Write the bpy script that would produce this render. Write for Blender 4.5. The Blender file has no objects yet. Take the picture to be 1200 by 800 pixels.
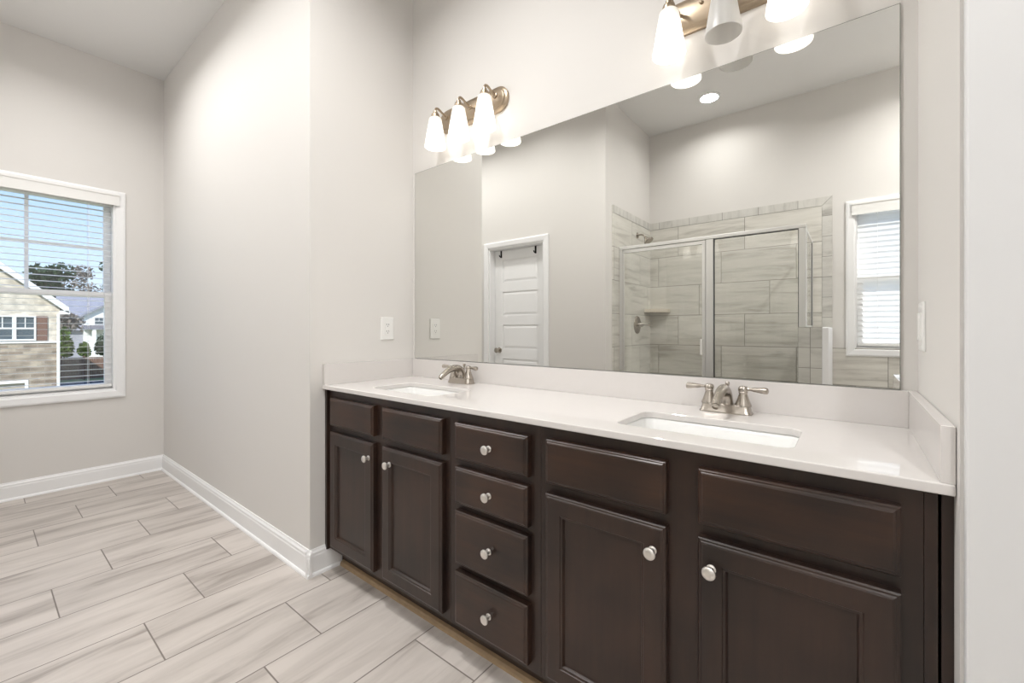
import bpy, bmesh, math, random
from mathutils import Vector, Matrix
random.seed(7)
PI = math.pi
S = bpy.context.scene
C = S.collection

# ------------------------------------------------------------------ camera
cam_d = bpy.data.cameras.new('camera'); cam = bpy.data.objects.new('camera', cam_d); C.objects.link(cam)
cam.location = (1.9594, -1.56, 1.1399)
cam.rotation_euler = (PI/2, 0, math.radians(90-51.5776))
cam_d.sensor_width = 36; cam_d.lens = 36*500.73/1200; cam_d.shift_y = -14.1/1200
cam_d.clip_start = 0.05; cam_d.clip_end = 500
S.camera = cam
# ------------------------------------------------------------------ exposure
S.view_settings.view_transform = 'Standard'; S.view_settings.look = 'None'
S.view_settings.gamma = 1; S.view_settings.use_curve_mapping = False
S.view_settings.exposure = 0.40
# ------------------------------------------------------------------ sky
W = bpy.data.worlds.new('sky'); S.world = W; W.use_nodes = True
nt = W.node_tree; nt.nodes.clear()
o_ = nt.nodes.new('ShaderNodeOutputWorld'); bg = nt.nodes.new('ShaderNodeBackground')
tc = nt.nodes.new('ShaderNodeTexCoord'); sx = nt.nodes.new('ShaderNodeSeparateXYZ'); rp = nt.nodes.new('ShaderNodeValToRGB')
nt.links.new(tc.outputs['Generated'], sx.inputs[0]); nt.links.new(sx.outputs['Z'], rp.inputs['Fac'])
nt.links.new(rp.outputs['Color'], bg.inputs['Color']); nt.links.new(bg.outputs[0], o_.inputs[0])
e = rp.color_ramp.elements
e[0].position = 0.0; e[0].color = (.80, .90, 1.0, 1)
e[1].position = 0.5; e[1].color = (.22, .42, .88, 1)
m_ = e.new(0.10); m_.color = (.60, .78, 1.0, 1)
m_ = e.new(0.28); m_.color = (.38, .61, .97, 1)
bg.inputs['Strength'].default_value = 1.0
# ------------------------------------------------------------------ sun
sun_d = bpy.data.lights.new('sun', 'SUN'); sun_d.energy = 4.3; sun_d.angle = 0.01; sun_d.color = (1, .96, .9)
sun = bpy.data.objects.new('sun', sun_d); C.objects.link(sun)
sun.rotation_euler = Vector((-0.62, 0.55, -0.62)).to_track_quat('-Z', 'Y').to_euler()
# ------------------------------------------------------------------ lamp strengths
CAN_POWER = 18.0
BULB_POWER = .14
WARM = (1.0, .992, .986)

# ------------------------------------------------------------------ helpers: shapes
class MB:
    """collects verts and faces of one mesh"""
    def __init__(s): s.v = []; s.f = []
    def add(s, vs, fs):
        n = len(s.v); s.v += [tuple(p) for p in vs]; s.f += [tuple(i+n for i in f) for f in fs]; return s
    def box(s, x0, x1, y0, y1, z0, z1):
        if x0 > x1: x0, x1 = x1, x0
        if y0 > y1: y0, y1 = y1, y0
        if z0 > z1: z0, z1 = z1, z0
        return s.add([(x0,y0,z0),(x1,y0,z0),(x1,y1,z0),(x0,y1,z0),(x0,y0,z1),(x1,y0,z1),(x1,y1,z1),(x0,y1,z1)],
                     [(0,3,2,1),(4,5,6,7),(0,1,5,4),(1,2,6,5),(2,3,7,6),(3,0,4,7)])
    def loft(s, loops, cap0=True, cap1=True, closed=True):
        n = len(loops[0]); vs = [p for l in loops for p in l]; fs = []
        for k in range(len(loops)-1):
            for i in range(n if closed else n-1):
                j = (i+1) % n
                fs.append((k*n+i, k*n+j, (k+1)*n+j, (k+1)*n+i))
        if cap0: fs.append(tuple(reversed(range(n))))
        if cap1: fs.append(tuple(range((len(loops)-1)*n, len(loops)*n)))
        return s.add(vs, fs)
    def lathe(s, prof, origin, axis='z', seg=28, cap0=True, cap1=True):
        """prof: (radius, height along axis)"""
        ax = {'z': Vector((0,0,1)), 'x': Vector((1,0,0)), 'y': Vector((0,1,0)), '-y': Vector((0,-1,0)), '-x': Vector((-1,0,0)), '-z': Vector((0,0,-1))}[axis] if isinstance(axis, str) else Vector(axis).normalized()
        u = ax.orthogonal().normalized(); w = ax.cross(u)
        o = Vector(origin)
        loops = [[o + ax*h + (u*math.cos(2*PI*i/seg) + w*math.sin(2*PI*i/seg))*r for i in range(seg)] for r, h in prof]
        return s.loft(loops, cap0, cap1)
    def tube(s, pts, radii, seg=16, flat=1.0):
        pts = [Vector(p) for p in pts]
        if not isinstance(radii, (list, tuple)): radii = [radii]*len(pts)
        loops = []; prev = None
        for i, p in enumerate(pts):
            t = (pts[min(i+1, len(pts)-1)] - pts[max(i-1, 0)]).normalized()
            if prev is None: u = t.orthogonal().normalized()
            else: u = (prev - t*prev.dot(t)).normalized()
            prev = u; w = t.cross(u)
            loops.append([p + (u*math.cos(2*PI*k/seg) + w*flat*math.sin(2*PI*k/seg))*radii[i] for k in range(seg)])
        return s.loft(loops)
    def prism(s, poly, axis, a, b):
        """poly in the two other axes, extruded a..b along axis"""
        def P(q, t):
            return {'x': (t, q[0], q[1]), 'y': (q[0], t, q[1]), 'z': (q[0], q[1], t)}[axis]
        return s.loft([[P(q, a) for q in poly], [P(q, b) for q in poly]])

def curve(pts, n=6):
    """Catmull-Rom through points (tuples of any length)"""
    out = []
    P = [pts[0]] + list(pts) + [pts[-1]]
    for i in range(1, len(P)-2):
        for k in range(n):
            t = k/n
            out.append(tuple(.5*(2*P[i][d] + (P[i+1][d]-P[i-1][d])*t + (2*P[i-1][d]-5*P[i][d]+4*P[i+1][d]-P[i+2][d])*t*t + (3*P[i][d]-P[i-1][d]-3*P[i+1][d]+P[i+2][d])*t**3) for d in range(len(P[i]))))
    out.append(tuple(pts[-1])); return out

def obj(name, mb, mat=None, parent=None, smooth=False, bevel=0, bseg=2):
    me = bpy.data.meshes.new(name); me.from_pydata(mb.v, [], mb.f); me.update()
    bm = bmesh.new(); bm.from_mesh(me)
    bmesh.ops.recalc_face_normals(bm, faces=bm.faces); bm.to_mesh(me); bm.free()
    if mat: me.materials.append(mat)
    o = bpy.data.objects.new(name, me); C.objects.link(o)
    if parent: o.parent = parent
    if bevel:
        md = o.modifiers.new('bevel', 'BEVEL'); md.width = bevel; md.segments = bseg; md.limit_method = 'ANGLE'; md.angle_limit = .6
    if smooth:
        me.polygons.foreach_set('use_smooth', [True]*len(me.polygons))
        me.set_sharp_from_angle(angle=math.radians(38))
    return o

def thing(name, label, cat, loc=(0,0,0), group=None):
    o = bpy.data.objects.new(name, None); C.objects.link(o); o.location = loc; o.empty_display_size = .05
    o['label'] = label; o['category'] = cat
    if group: o['group'] = group
    return o
def tag(o, label, cat, group=None):
    o['label'] = label; o['category'] = cat
    if group: o['group'] = group
    return o
def struct(name, mb, mat, parent=None, **k):
    o = obj(name, mb, mat, parent, **k)
    if parent is None: o['kind'] = 'structure'
    return o
def sempty(name, loc=(0,0,0)):
    o = bpy.data.objects.new(name, None); C.objects.link(o); o.location = loc; o['kind'] = 'structure'; return o
def copy_tree(o, parent=None):
    c = o.copy(); C.objects.link(c)
    if parent: c.parent = parent
    for ch in list(o.children): copy_tree(ch, c)
    return c

# ------------------------------------------------------------------ helpers: materials
def s2l(c): return tuple(((x/255)/12.92 if x/255 <= .04045 else ((x/255+.055)/1.055)**2.4) for x in c)
def newmat(name):
    m = bpy.data.materials.new(name); m.use_nodes = True
    n = m.node_tree; b = n.nodes['Principled BSDF']; return m, n, b
def N(n, t, **k):
    x = n.nodes.new(t)
    for a, v in k.items(): setattr(x, a, v)
    return x
def math_(n, op, a, b=None, c=None):
    x = n.nodes.new('ShaderNodeMath'); x.operation = op
    for i, v in enumerate((a, b, c)):
        if v is None: continue
        if isinstance(v, (int, float)): x.inputs[i].default_value = v
        else: n.links.new(v, x.inputs[i])
    return x.outputs[0]
def plain(name, rgb, rough=.5, metal=0, noise=0, nscale=20, bump=0, bscale=200, coat=0, spec=None):
    m, n, b = newmat(name)
    col = (*s2l(rgb), 1)
    b.inputs['Base Color'].default_value = col; b.inputs['Roughness'].default_value = rough; b.inputs['Metallic'].default_value = metal
    if coat: b.inputs['Coat Weight'].default_value = coat; b.inputs['Coat Roughness'].default_value = .15
    if spec is not None: b.inputs['Specular IOR Level'].default_value = spec
    t = N(n, 'ShaderNodeTexCoord')
    if noise:
        z = N(n, 'ShaderNodeTexNoise'); z.inputs['Scale'].default_value = nscale; z.inputs['Detail'].default_value = 4
        n.links.new(t.outputs['Object'], z.inputs['Vector'])
        r = N(n, 'ShaderNodeMix', data_type='RGBA')
        r.inputs[6].default_value = tuple(c*(1-noise) for c in col[:3]) + (1,); r.inputs[7].default_value = tuple(min(1, c*(1+noise)) for c in col[:3]) + (1,)
        n.links.new(z.outputs['Fac'], r.inputs[0]); n.links.new(r.outputs[2], b.inputs['Base Color'])
    if bump:
        z = N(n, 'ShaderNodeTexNoise'); z.inputs['Scale'].default_value = bscale; z.inputs['Detail'].default_value = 3
        n.links.new(t.outputs['Object'], z.inputs['Vector'])
        bp = N(n, 'ShaderNodeBump'); bp.inputs['Strength'].default_value = bump; bp.inputs['Distance'].default_value = .002
        n.links.new(z.outputs['Fac'], bp.inputs['Height']); n.links.new(bp.outputs[0], b.inputs['Normal'])
    return m
def emit(name, rgb, strength):
    m, n, b = newmat(name)
    b.inputs['Base Color'].default_value = (*rgb, 1); b.inputs['Emission Color'].default_value = (*rgb, 1); b.inputs['Emission Strength'].default_value = strength
    return m

def tile_mat(name, ua, va, u0, v0, L, H, shift, base, dark, grout, gw=.003, rough=.35, vein=(1.6, 16), var=.10):
    """running-bond tiles: long side along axis ua, rows along va, each row moved by shift"""
    m, n, b = newmat(name)
    t = N(n, 'ShaderNodeTexCoord'); s = N(n, 'ShaderNodeSeparateXYZ'); n.links.new(t.outputs['Object'], s.inputs[0])
    u, v = s.outputs[ua], s.outputs[va]
    vv = math_(n, 'DIVIDE', math_(n, 'SUBTRACT', v, v0), H)
    row = math_(n, 'FLOOR', vv); fv = math_(n, 'MULTIPLY', math_(n, 'SUBTRACT', vv, row), H)
    uu = math_(n, 'DIVIDE', math_(n, 'SUBTRACT', math_(n, 'SUBTRACT', u, u0), math_(n, 'MULTIPLY', row, shift)), L)
    colm = math_(n, 'FLOOR', uu); fu = math_(n, 'MULTIPLY', math_(n, 'SUBTRACT', uu, colm), L)
    d = math_(n, 'MINIMUM', math_(n, 'MINIMUM', fu, math_(n, 'SUBTRACT', L, fu)), math_(n, 'MINIMUM', fv, math_(n, 'SUBTRACT', H, fv)))
    mr = N(n, 'ShaderNodeMapRange'); mr.inputs['From Min'].default_value = gw*.35; mr.inputs['From Max'].default_value = gw*.65
    n.links.new(d, mr.inputs['Value']); mask = mr.outputs[0]
    cx = N(n, 'ShaderNodeCombineXYZ'); n.links.new(row, cx.inputs[0]); n.links.new(colm, cx.inputs[1])
    wn = N(n, 'ShaderNodeTexWhiteNoise', noise_dimensions='3D'); n.links.new(cx.outputs[0], wn.inputs['Vector'])
    vc = N(n, 'ShaderNodeCombineXYZ')
    n.links.new(math_(n, 'MULTIPLY', u, vein[0]), vc.inputs[0]); n.links.new(math_(n, 'MULTIPLY', v, vein[1]), vc.inputs[1])
    n.links.new(math_(n, 'MULTIPLY', wn.outputs['Value'], 37.0), vc.inputs[2])
    # the veins lean and wander a little
    wv = N(n, 'ShaderNodeTexNoise'); wv.inputs['Scale'].default_value = .9; wv.inputs['Detail'].default_value = 2
    n.links.new(vc.outputs[0], wv.inputs['Vector'])
    ad = N(n, 'ShaderNodeVectorMath', operation='MULTIPLY_ADD'); n.links.new(wv.outputs['Color'], ad.inputs[0]); ad.inputs[1].default_value = (1.2, 1.6, 0); n.links.new(vc.outputs[0], ad.inputs[2])
    z = N(n, 'ShaderNodeTexNoise'); z.inputs['Scale'].default_value = 1.0; z.inputs['Detail'].default_value = 5; z.inputs['Roughness'].default_value = .6
    n.links.new(ad.outputs[0], z.inputs['Vector'])
    cr = N(n, 'ShaderNodeValToRGB'); n.links.new(z.outputs['Fac'], cr.inputs['Fac'])
    E_ = cr.color_ramp.elements; E_[0].position = .30; E_[0].color = (*s2l(dark), 1); E_[1].position = .60; E_[1].color = (*s2l(base), 1)
    q = E_.new(.45); q.color = tuple(.3*a + .7*c for a, c in zip(E_[0].color, E_[-1].color))
    hs = N(n, 'ShaderNodeHueSaturation'); n.links.new(cr.outputs[0], hs.inputs['Color'])
    n.links.new(math_(n, 'MULTIPLY_ADD', wn.outputs['Value'], var, 1-var/2), hs.inputs['Value'])
    mx = N(n, 'ShaderNodeMix', data_type='RGBA'); mx.inputs[6].default_value = (*s2l(grout), 1)
    n.links.new(mask, mx.inputs[0]); n.links.new(hs.outputs[0], mx.inputs[7]); n.links.new(mx.outputs[2], b.inputs['Base Color'])
    b.inputs['Roughness'].default_value = rough
    bp = N(n, 'ShaderNodeBump'); bp.inputs['Strength'].default_value = .5; bp.inputs['Distance'].default_value = .002
    n.links.new(mask, bp.inputs['Height']); n.links.new(bp.outputs[0], b.inputs['Normal'])
    return m

def wood_mat(name, c1, c2, axis, rough=.38):
    m, n, b = newmat(name)
    t = N(n, 'ShaderNodeTexCoord'); mp = N(n, 'ShaderNodeMapping')
    sc = [22, 22, 22]; sc[axis] = 1.6; mp.inputs['Scale'].default_value = sc
    n.links.new(t.outputs['Object'], mp.inputs[0])
    z = N(n, 'ShaderNodeTexNoise'); z.inputs['Scale'].default_value = 1.4; z.inputs['Detail'].default_value = 6; z.inputs['Roughness'].default_value = .65
    n.links.new(mp.outputs[0], z.inputs['Vector'])
    z2 = N(n, 'ShaderNodeTexNoise'); z2.inputs['Scale'].default_value = 5; z2.inputs['Detail'].default_value = 2
    n.links.new(t.outputs['Object'], z2.inputs['Vector'])
    f = math_(n, 'MULTIPLY_ADD', z2.outputs['Fac'], .6, math_(n, 'MULTIPLY', z.outputs['Fac'], .5))
    cr = N(n, 'ShaderNodeValToRGB'); n.links.new(f, cr.inputs['Fac'])
    E_ = cr.color_ramp.elements; E_[0].position = .38; E_[0].color = (*s2l(c1), 1); E_[1].position = .72; E_[1].color = (*s2l(c2), 1)
    n.links.new(cr.outputs[0], b.inputs['Base Color']); b.inputs['Roughness'].default_value = rough
    return m

def glass_mat(name, tint=(1, 1, 1), refl=.06):
    m = bpy.data.materials.new(name); m.use_nodes = True; n = m.node_tree; n.nodes.clear()
    o = N(n, 'ShaderNodeOutputMaterial'); tr = N(n, 'ShaderNodeBsdfTransparent'); gl = N(n, 'ShaderNodeBsdfGlossy')
    tr.inputs[0].default_value = (*tint, 1); gl.inputs['Roughness'].default_value = 0.0; gl.inputs[0].default_value = (1, 1, 1, 1)
    ge = N(n, 'ShaderNodeNewGeometry'); dp = N(n, 'ShaderNodeVectorMath', operation='DOT_PRODUCT')
    n.links.new(ge.outputs['Incoming'], dp.inputs[0]); n.links.new(ge.outputs['Normal'], dp.inputs[1])
    fr = math_(n, 'MULTIPLY_ADD', math_(n, 'POWER', math_(n, 'SUBTRACT', 1.0, math_(n, 'ABSOLUTE', dp.outputs['Value'])), 5.0), .93, refl*.9)
    mx = N(n, 'ShaderNodeMixShader'); n.links.new(fr, mx.inputs[0]); n.links.new(tr.outputs[0], mx.inputs[1]); n.links.new(gl.outputs[0], mx.inputs[2])
    n.links.new(mx.outputs[0], o.inputs[0]); return m

def translucent_mat(name, rgb, amount):
    m = bpy.data.materials.new(name); m.use_nodes = True; n = m.node_tree; n.nodes.clear()
    o = N(n, 'ShaderNodeOutputMaterial'); a = N(n, 'ShaderNodeBsdfDiffuse'); b = N(n, 'ShaderNodeBsdfTranslucent')
    for x in (a, b): x.inputs[0].default_value = (*s2l(rgb), 1)
    mx = N(n, 'ShaderNodeMixShader'); mx.inputs[0].default_value = amount
    n.links.new(a.outputs[0], mx.inputs[1]); n.links.new(b.outputs[0], mx.inputs[2]); n.links.new(mx.outputs[0], o.inputs[0]); return m

WALL = plain('wall_paint', (225, 222, 218), .75, bump=.08, bscale=350)
CEIL = plain('ceiling_paint', (232, 231, 229), .85, bump=.1, bscale=250)
TRIM = plain('trim_paint', (246, 246, 246), .4)
FLOOR = tile_mat('floor_tile', 'Y', 'X', -.949, .405, .598, .2985, -.1993, (205, 197, 190), (154, 145, 138), (128, 119, 112), gw=.0045, rough=.45, vein=(1.5, 11), var=.07)
TILE_B = tile_mat('shower_tile', 'X', 'Z', 1.19, 1.88, .598, .2985, .1993, (224, 221, 213), (184, 180, 171), (140, 137, 128), gw=.0045, rough=.3, vein=(2.2, 19), var=.09)
TILE_S = tile_mat('shower_tile_side', 'Y', 'Z', -2.40, 1.88, .598, .2985, .1993, (222, 220, 212), (184, 180, 171), (140, 137, 128), gw=.0045, rough=.3, vein=(2.2, 19), var=.09)
TILE_K = tile_mat('knee_tile', 'Z', 'X', 1.155, 1.665, .142, .0715, 0.0, (214, 213, 206), (184, 182, 175), (142, 140, 133), gw=.0035, rough=.3, vein=(12, 3), var=.10)
TILE_BAND = tile_mat('tile_band', 'X', 'Z', .1, -1, .30, 5.0, 0.0, (214, 212, 206), (174, 171, 165), (138, 136, 128), gw=.0035, rough=.3, vein=(14, 3), var=.10)
TILE_BANDV = tile_mat('tile_band_upright', 'Z', 'X', .05, -1, .17, 5.0, 0.0, (214, 212, 206), (174, 171, 165), (138, 136, 128), gw=.0035, rough=.3, vein=(14, 3), var=.10)
TILE_BANDY = tile_mat('tile_band_side', 'Y', 'Z', .1, -1, .30, 5.0, 0.0, (214, 212, 206), (174, 171, 165), (138, 136, 128), gw=.0035, rough=.3, vein=(14, 3), var=.10)
WOOD = wood_mat('espresso_wood', (37, 28, 24), (60, 43, 35), 2, .32)
WOOD_H = wood_mat('espresso_wood_across', (37, 28, 24), (68, 47, 36), 0, .30)
DARK = plain('toe_kick_dark', (60, 44, 32), .6)
TAN = plain('raw_shoe_moulding', (172, 146, 114), .55, noise=.2, nscale=40)
QUARTZ = plain('white_quartz', (222, 218, 215), .02, noise=.015, nscale=60)
PORC = plain('white_porcelain', (240, 240, 238), .1)
NICKEL = plain('brushed_nickel', (182, 175, 166), .27, 1.0)
KNOBM = plain('satin_nickel', (236, 232, 227), .36, 1.0)
BRONZE = plain('plate_nickel', (172, 156, 136), .34, 1.0)
CHROME = plain('satin_chrome', (238, 238, 236), .3, .6)
DGASK = plain('dark_gasket', (40, 40, 40), .5)
MIRROR = plain('mirror_silver', (230, 230, 227), 0.0, 1.0)
MEDGE = plain('mirror_edge', (120, 122, 116), .3, .6)
PLASTIC = plain('white_plastic', (240, 239, 236), .35)
SLOT = plain('dark_slot', (70, 66, 62), .6)
HOOKM = plain('black_hook', (28, 26, 25), .4, .5)
GLASS = glass_mat('clear_glass', (.99, .995, .99))
WGLASS = glass_mat('window_glass', (.985, .99, .99))
SLATM = translucent_mat('white_slat', (246, 246, 245), .65)
VINYL = plain('white_vinyl', (250, 250, 250), .35)

# ------------------------------------------------------------------ the room
X0, XR, L = -2.4417, 3.0, 2.0991          # window wall, far right wall, right side of the vanity bay
E_ = .5928                                 # how far the bay's side walls come forward
YB, YD, XS = -2.89, -1.85, .295            # shower back wall, door wall, shower side wall
H = 3.1715
T = .15
struct('floor', MB().box(X0-.05, XR+.05, YB-.05, .05, -.2, 0), FLOOR)
struct('ceiling', MB().box(X0-T, XR+T, YB-T, T, H, H+.2), CEIL)
struct('wall_back', MB().box(-.002, L+.002, 0, T, 0, H), WALL)
struct('wall_nook', MB().box(X0-T, 0, -E_, T, 0, H), WALL)          # solid bay return: its front is the nook wall, its side the return
RE = .556
struct('wall_right', MB().box(L, XR+T, -RE, T, 0, H), WALL)
struct('wall_east', MB().box(XR, XR+T, YB-T, -RE, 0, H), WALL)
# window wall with its opening
WY0, WY1, WZ0, WZ1 = -1.773, -.887, .68, 2.135
struct('wall_left', MB().box(X0-T, X0, YB-T, WY0, 0, H).box(X0-T, X0, WY1, -E_, 0, H).box(X0-T, X0, WY0, WY1, 0, WZ0).box(X0-T, X0, WY0, WY1, WZ1, H), WALL)
# shower back wall with second window
VX0, VX1, VZ0, VZ1 = 1.985, 2.86, .982, 2.125
struct('wall_front', MB().box(X0, VX0, YB-T, YB, 0, H).box(VX1, XR, YB-T, YB, 0, H).box(VX0, VX1, YB-T, YB, 0, VZ0).box(VX0, VX1, YB-T, YB, VZ1, H), WALL)
# door wall with its opening, and the shower side wall
DX0, DX1, DZ = -1.052, -.345, 1.992
struct('wall_door', MB().box(X0, DX0, YD-.12, YD, 0, H).box(DX1, XS, YD-.12, YD, 0, H).box(DX0, DX1, YD-.12, YD, DZ, H), WALL)
struct('wall_shower', MB().box(XS-.12, XS, YB, YD-.12, 0, H), WALL)

# tile on the shower walls
struct('trim_1', MB().box(XS+.01, 1.768, YB, YB+.010, 0, 2.178), TILE_B)
struct('trim_2', MB().prism([(XS+.01, 2.180), (1.769, 2.180), (1.838, 2.250), (XS+.01, 2.250)], 'y', YB, YB+.011), TILE_BAND)
struct('trim_3', MB().prism([(1.770, .05), (1.838, .05), (1.838, 2.248), (1.770, 2.178)], 'y', YB, YB+.011), TILE_BANDV)
struct('trim_4', MB().box(XS, XS+.010, YB, -1.983, 0, 2.178), TILE_S)
struct('trim_5', MB().box(XS, XS+.011, YB, -1.983, 2.180, 2.25), TILE_BANDY)
struct('trim_6', MB().box(1.84, XR, YB, YB+.010, 0, .99), TILE_B)
# half wall between shower and tub
struct('wall_knee', MB().box(1.665, 1.803, YB+.012, -2.085, 0, 1.155), TILE_K)
struct('sunlit_edge', MB().box(1.803, 1.840, YB+.012, -2.080, 0, 1.157), TRIM, bevel=.008)  # sunlit band on the half wall, put in as a white strip
# shower curb
struct('trim_8', MB().box(XS+.011, 1.664, -2.19, -2.07, 0, .10), TILE_B)

# baseboards: a profile run along a wall
PROF = [(0, 0), (.013, 0), (.013, .088), (.011, .094), (.011, .104), (.006, .112), (.004, .120), (0, .120)]
PROF_SHOE = [(.013, 0), (.022, 0), (.021, .008), (.017, .014), (.013, .016)]
def base_y(mb, x, sgn, y0, y1):                        # on an x = const wall, sgn = room side
    for pr in (PROF, PROF_SHOE): mb.loft([[(x+sgn*d, y0, z) for d, z in pr], [(x+sgn*d, y1, z) for d, z in pr]])
    return mb
def base_x(mb, y, sgn, x0, x1):
    for pr in (PROF, PROF_SHOE): mb.loft([[(x0, y+sgn*d, z) for d, z in pr], [(x1, y+sgn*d, z) for d, z in pr]])
    return mb
struct('baseboard_left', base_y(MB(), X0, 1, YD, -E_), TRIM)
struct('baseboard_nook', base_x(MB(), -E_, -1, X0, .022), TRIM)
struct('baseboard_return', base_y(MB(), 0, 1, -E_-.022, -.432), TRIM)
struct('baseboard_door', base_x(MB(), YD, 1, DX1+.057, XS).add(base_x(MB(), YD, 1, X0, DX0-.057).v, base_x(MB(), YD, 1, X0, DX0-.057).f), TRIM)
# white board at the end of the bay's right wall
struct('trim_9', MB().box(L+.004, L+.125, -RE-.018, -RE, 0, 2.6), plain('end_board_paint', (226, 226, 226), .5), bevel=.004)

# ------------------------------------------------------------------ windows
def picture_casing(P, a0, a1, z0, z1, w=.057, t=.018):
    """four mitred boards with a raised outer edge; P(a, z, d) -> point, d out of the wall"""
    mb = MB()
    prof = [(0, 0), (0, t*.55), (.008, t*.8), (w-.012, t), (w, t*.8), (w, 0)]     # (distance from opening, height)
    loops = []
    for (sa, sz) in ((-1, -1), (1, -1), (1, 1), (-1, 1)):
        A, Z = (a0 if sa < 0 else a1), (z0 if sz < 0 else z1)
        loops.append([P(A+sa*d, Z+sz*d, h) for d, h in prof])
    loops.append(loops[0])
    return mb.loft(loops, False, False)

def build_window(root, P, a0, a1, z0, z1, glass_d, muntins=True):
    """P(a, z, d): a across, z up, d into the room from the wall face"""
    def bx(mb, a, b, c, d, e, f):
        p, q = P(a, c, e), P(b, d, f); return mb.box(p[0], q[0], p[1], q[1], p[2], q[2])
    obj('window_casing', picture_casing(P, a0, a1, z0, z1), TRIM, root)
    j = MB(); jt = .012
    bx(j, a0, a0+jt, z0, z1, glass_d-.03, .004); bx(j, a1-jt, a1, z0, z1, glass_d-.03, .004)
    bx(j, a0+jt, a1-jt, z1-jt, z1, glass_d-.03, .004); bx(j, a0+jt, a1-jt, z0, z0+jt, glass_d-.03, .004)
    obj('window_jamb', j, TRIM, root)
    zm = z0 + (z1-z0)*.497
    A0, A1, Z0, Z1 = a0+jt, a1-jt, z0+jt, z1-jt
    def sash(name, Za, Zb, dd, munt):
        f = MB(); w = .040
        bx(f, A0, A0+w, Za, Zb, dd-.018, dd+.018); bx(f, A1-w, A1, Za, Zb, dd-.018, dd+.018)
        bx(f, A0+w, A1-w, Za, Za+w, dd-.018, dd+.018); bx(f, A0+w, A1-w, Zb-w, Zb, dd-.018, dd+.018)
        so = obj(name, f, VINYL, root, bevel=.003)
        g = MB(); bx(g, A0+w, A1-w, Za+w, Zb-w, dd-.003, dd+.003); obj('glass_pane', g, WGLASS, so)
        if munt:
            k = MB(); ac, zc = (A0+A1)/2, (Za+Zb)/2+.005
            bx(k, ac-.010, ac+.010, Za+w, Zb-w, dd-.007, dd+.007); bx(k, A0+w, A1-w, zc-.010, zc+.010, dd-.006, dd+.006)
            obj('muntin', k, VINYL, so)
    sash('upper_sash', zm-.02, Z1, glass_d-.004, muntins)
    sash('lower_sash', Z0, zm+.02, glass_d+.034, False)

def build_blind(root, P, a0, a1, z0, z1, dc, tilt, ztop, over):
    """wide slats across a window opening; valance in front of the casing when over > 0"""
    def bx(mb, a, b, c, d, e, f):
        p, q = P(a, c, e), P(b, d, f); return mb.box(p[0], q[0], p[1], q[1], p[2], q[2])
    v = MB(); bx(v, a0-over, a1+over, ztop, z1+.030, .019, .027)
    bx(v, a0-over, a0-over+.006, ztop, z1+.030, .0185, .019); bx(v, a1+over-.006, a1+over, ztop, z1+.030, .0185, .019)
    bx(v, a0-over, a1+over, z1+.018, z1+.030, .027, .031); bx(v, a0-over, a1+over, ztop, ztop+.010, .027, .030)
    obj('valance', v, PLASTIC, root)
    hr = MB(); bx(hr, a0+.014, a1-.014, z1-.055, z1-.014, dc-.026, dc+.026); obj('headrail', hr, PLASTIC, root)
    s = MB(); ct, st = math.cos(tilt)*.025, math.sin(tilt)*.025
    z = z0 + .075; zs = []
    while z < z1-.075: zs.append(z); z += .0428
    for z in zs:
        s.loft([[P(a, z-st-.001, dc-ct), P(a, z-st*.5+.0006, dc-ct*.5), P(a, z+.0012, dc), P(a, z+st*.5+.0006, dc+ct*.5), P(a, z+st-.001, dc+ct)] for a in (a0+.016, a1-.016)], False, False, closed=False)
    obj('slats', s, SLATM, root)
    b = MB(); bx(b, a0+.016, a1-.016, z0+.026, z0+.046, dc-.024, dc+.024); obj('bottom_rail', b, PLASTIC, root, bevel=.003)
    for fr in (.16, .84):
        a = a0 + (a1-a0)*fr; c = MB()
        for dd in (dc-.026, dc+.026): bx(c, a-.0009, a+.0009, z0+.04, z1-.05, dd-.0006, dd+.0006)
        obj('ladder_cord', c, PLASTIC, root)

P1 = lambda a, z, d: (X0+d, a, z)
w1 = sempty('window_1')
build_window(w1, P1, WY0, WY1, WZ0, WZ1, -.105)
b1 = thing('window_blind', 'white wide-slat blind hanging open over the left window onto the houses', 'blind', (0, 0, 0))
build_blind(b1, P1, WY0, WY1, WZ0, WZ1, -.045, math.radians(1), 2.080, .022)
P2 = lambda a, z, d: (a, YB+d, z)
w2 = sempty('window_2')
build_window(w2, P2, VX0, VX1, VZ0, VZ1, -.105, False)
b2 = thing('window_blind', 'white slat blind drawn shut over the bright window in the mirror beside the shower', 'blind')
build_blind(b2, P2, VX0, VX1, VZ0, VZ1, -.045, math.radians(56), 2.061, .022)

# ------------------------------------------------------------------ door 1 in the mirror
d1 = sempty('door_1')
PD = lambda a, z, d: (a, YD+d, z)
cs = MB()
prof = [(0, 0), (0, .012), (.010, .015), (.045, .018), (.057, .014), (.057, 0)]
cs.loft([[(DX0-d, YD+h, z_) for d, h in prof] for z_ in (0,)] + [[(DX0-d, YD+h, DZ+d) for d, h in prof], [(DX1+d, YD+h, DZ+d) for d, h in prof], [(DX1+d, YD+h, 0) for d, h in prof]])
obj('door_casing', cs, TRIM, d1)
jb = MB().box(DX0, DX0+.018, YD-.12, YD, 0, DZ-.018).box(DX1-.018, DX1, YD-.12, YD, 0, DZ-.018).box(DX0, DX1, YD-.12, YD, DZ-.018, DZ)
obj('door_jamb', jb, TRIM, d1)
def inset_rect(mb, x0, x1, z0, z1, y, loops, sgn=1, cap=True):
    """nested rectangles (inset, height) facing sgn*y"""
    ls = [[(x0+i, y+sgn*h, z0+i), (x1-i, y+sgn*h, z0+i), (x1-i, y+sgn*h, z1-i), (x0+i, y+sgn*h, z1-i)] for i, h in loops]
    return mb.loft(ls, True, cap)
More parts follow.
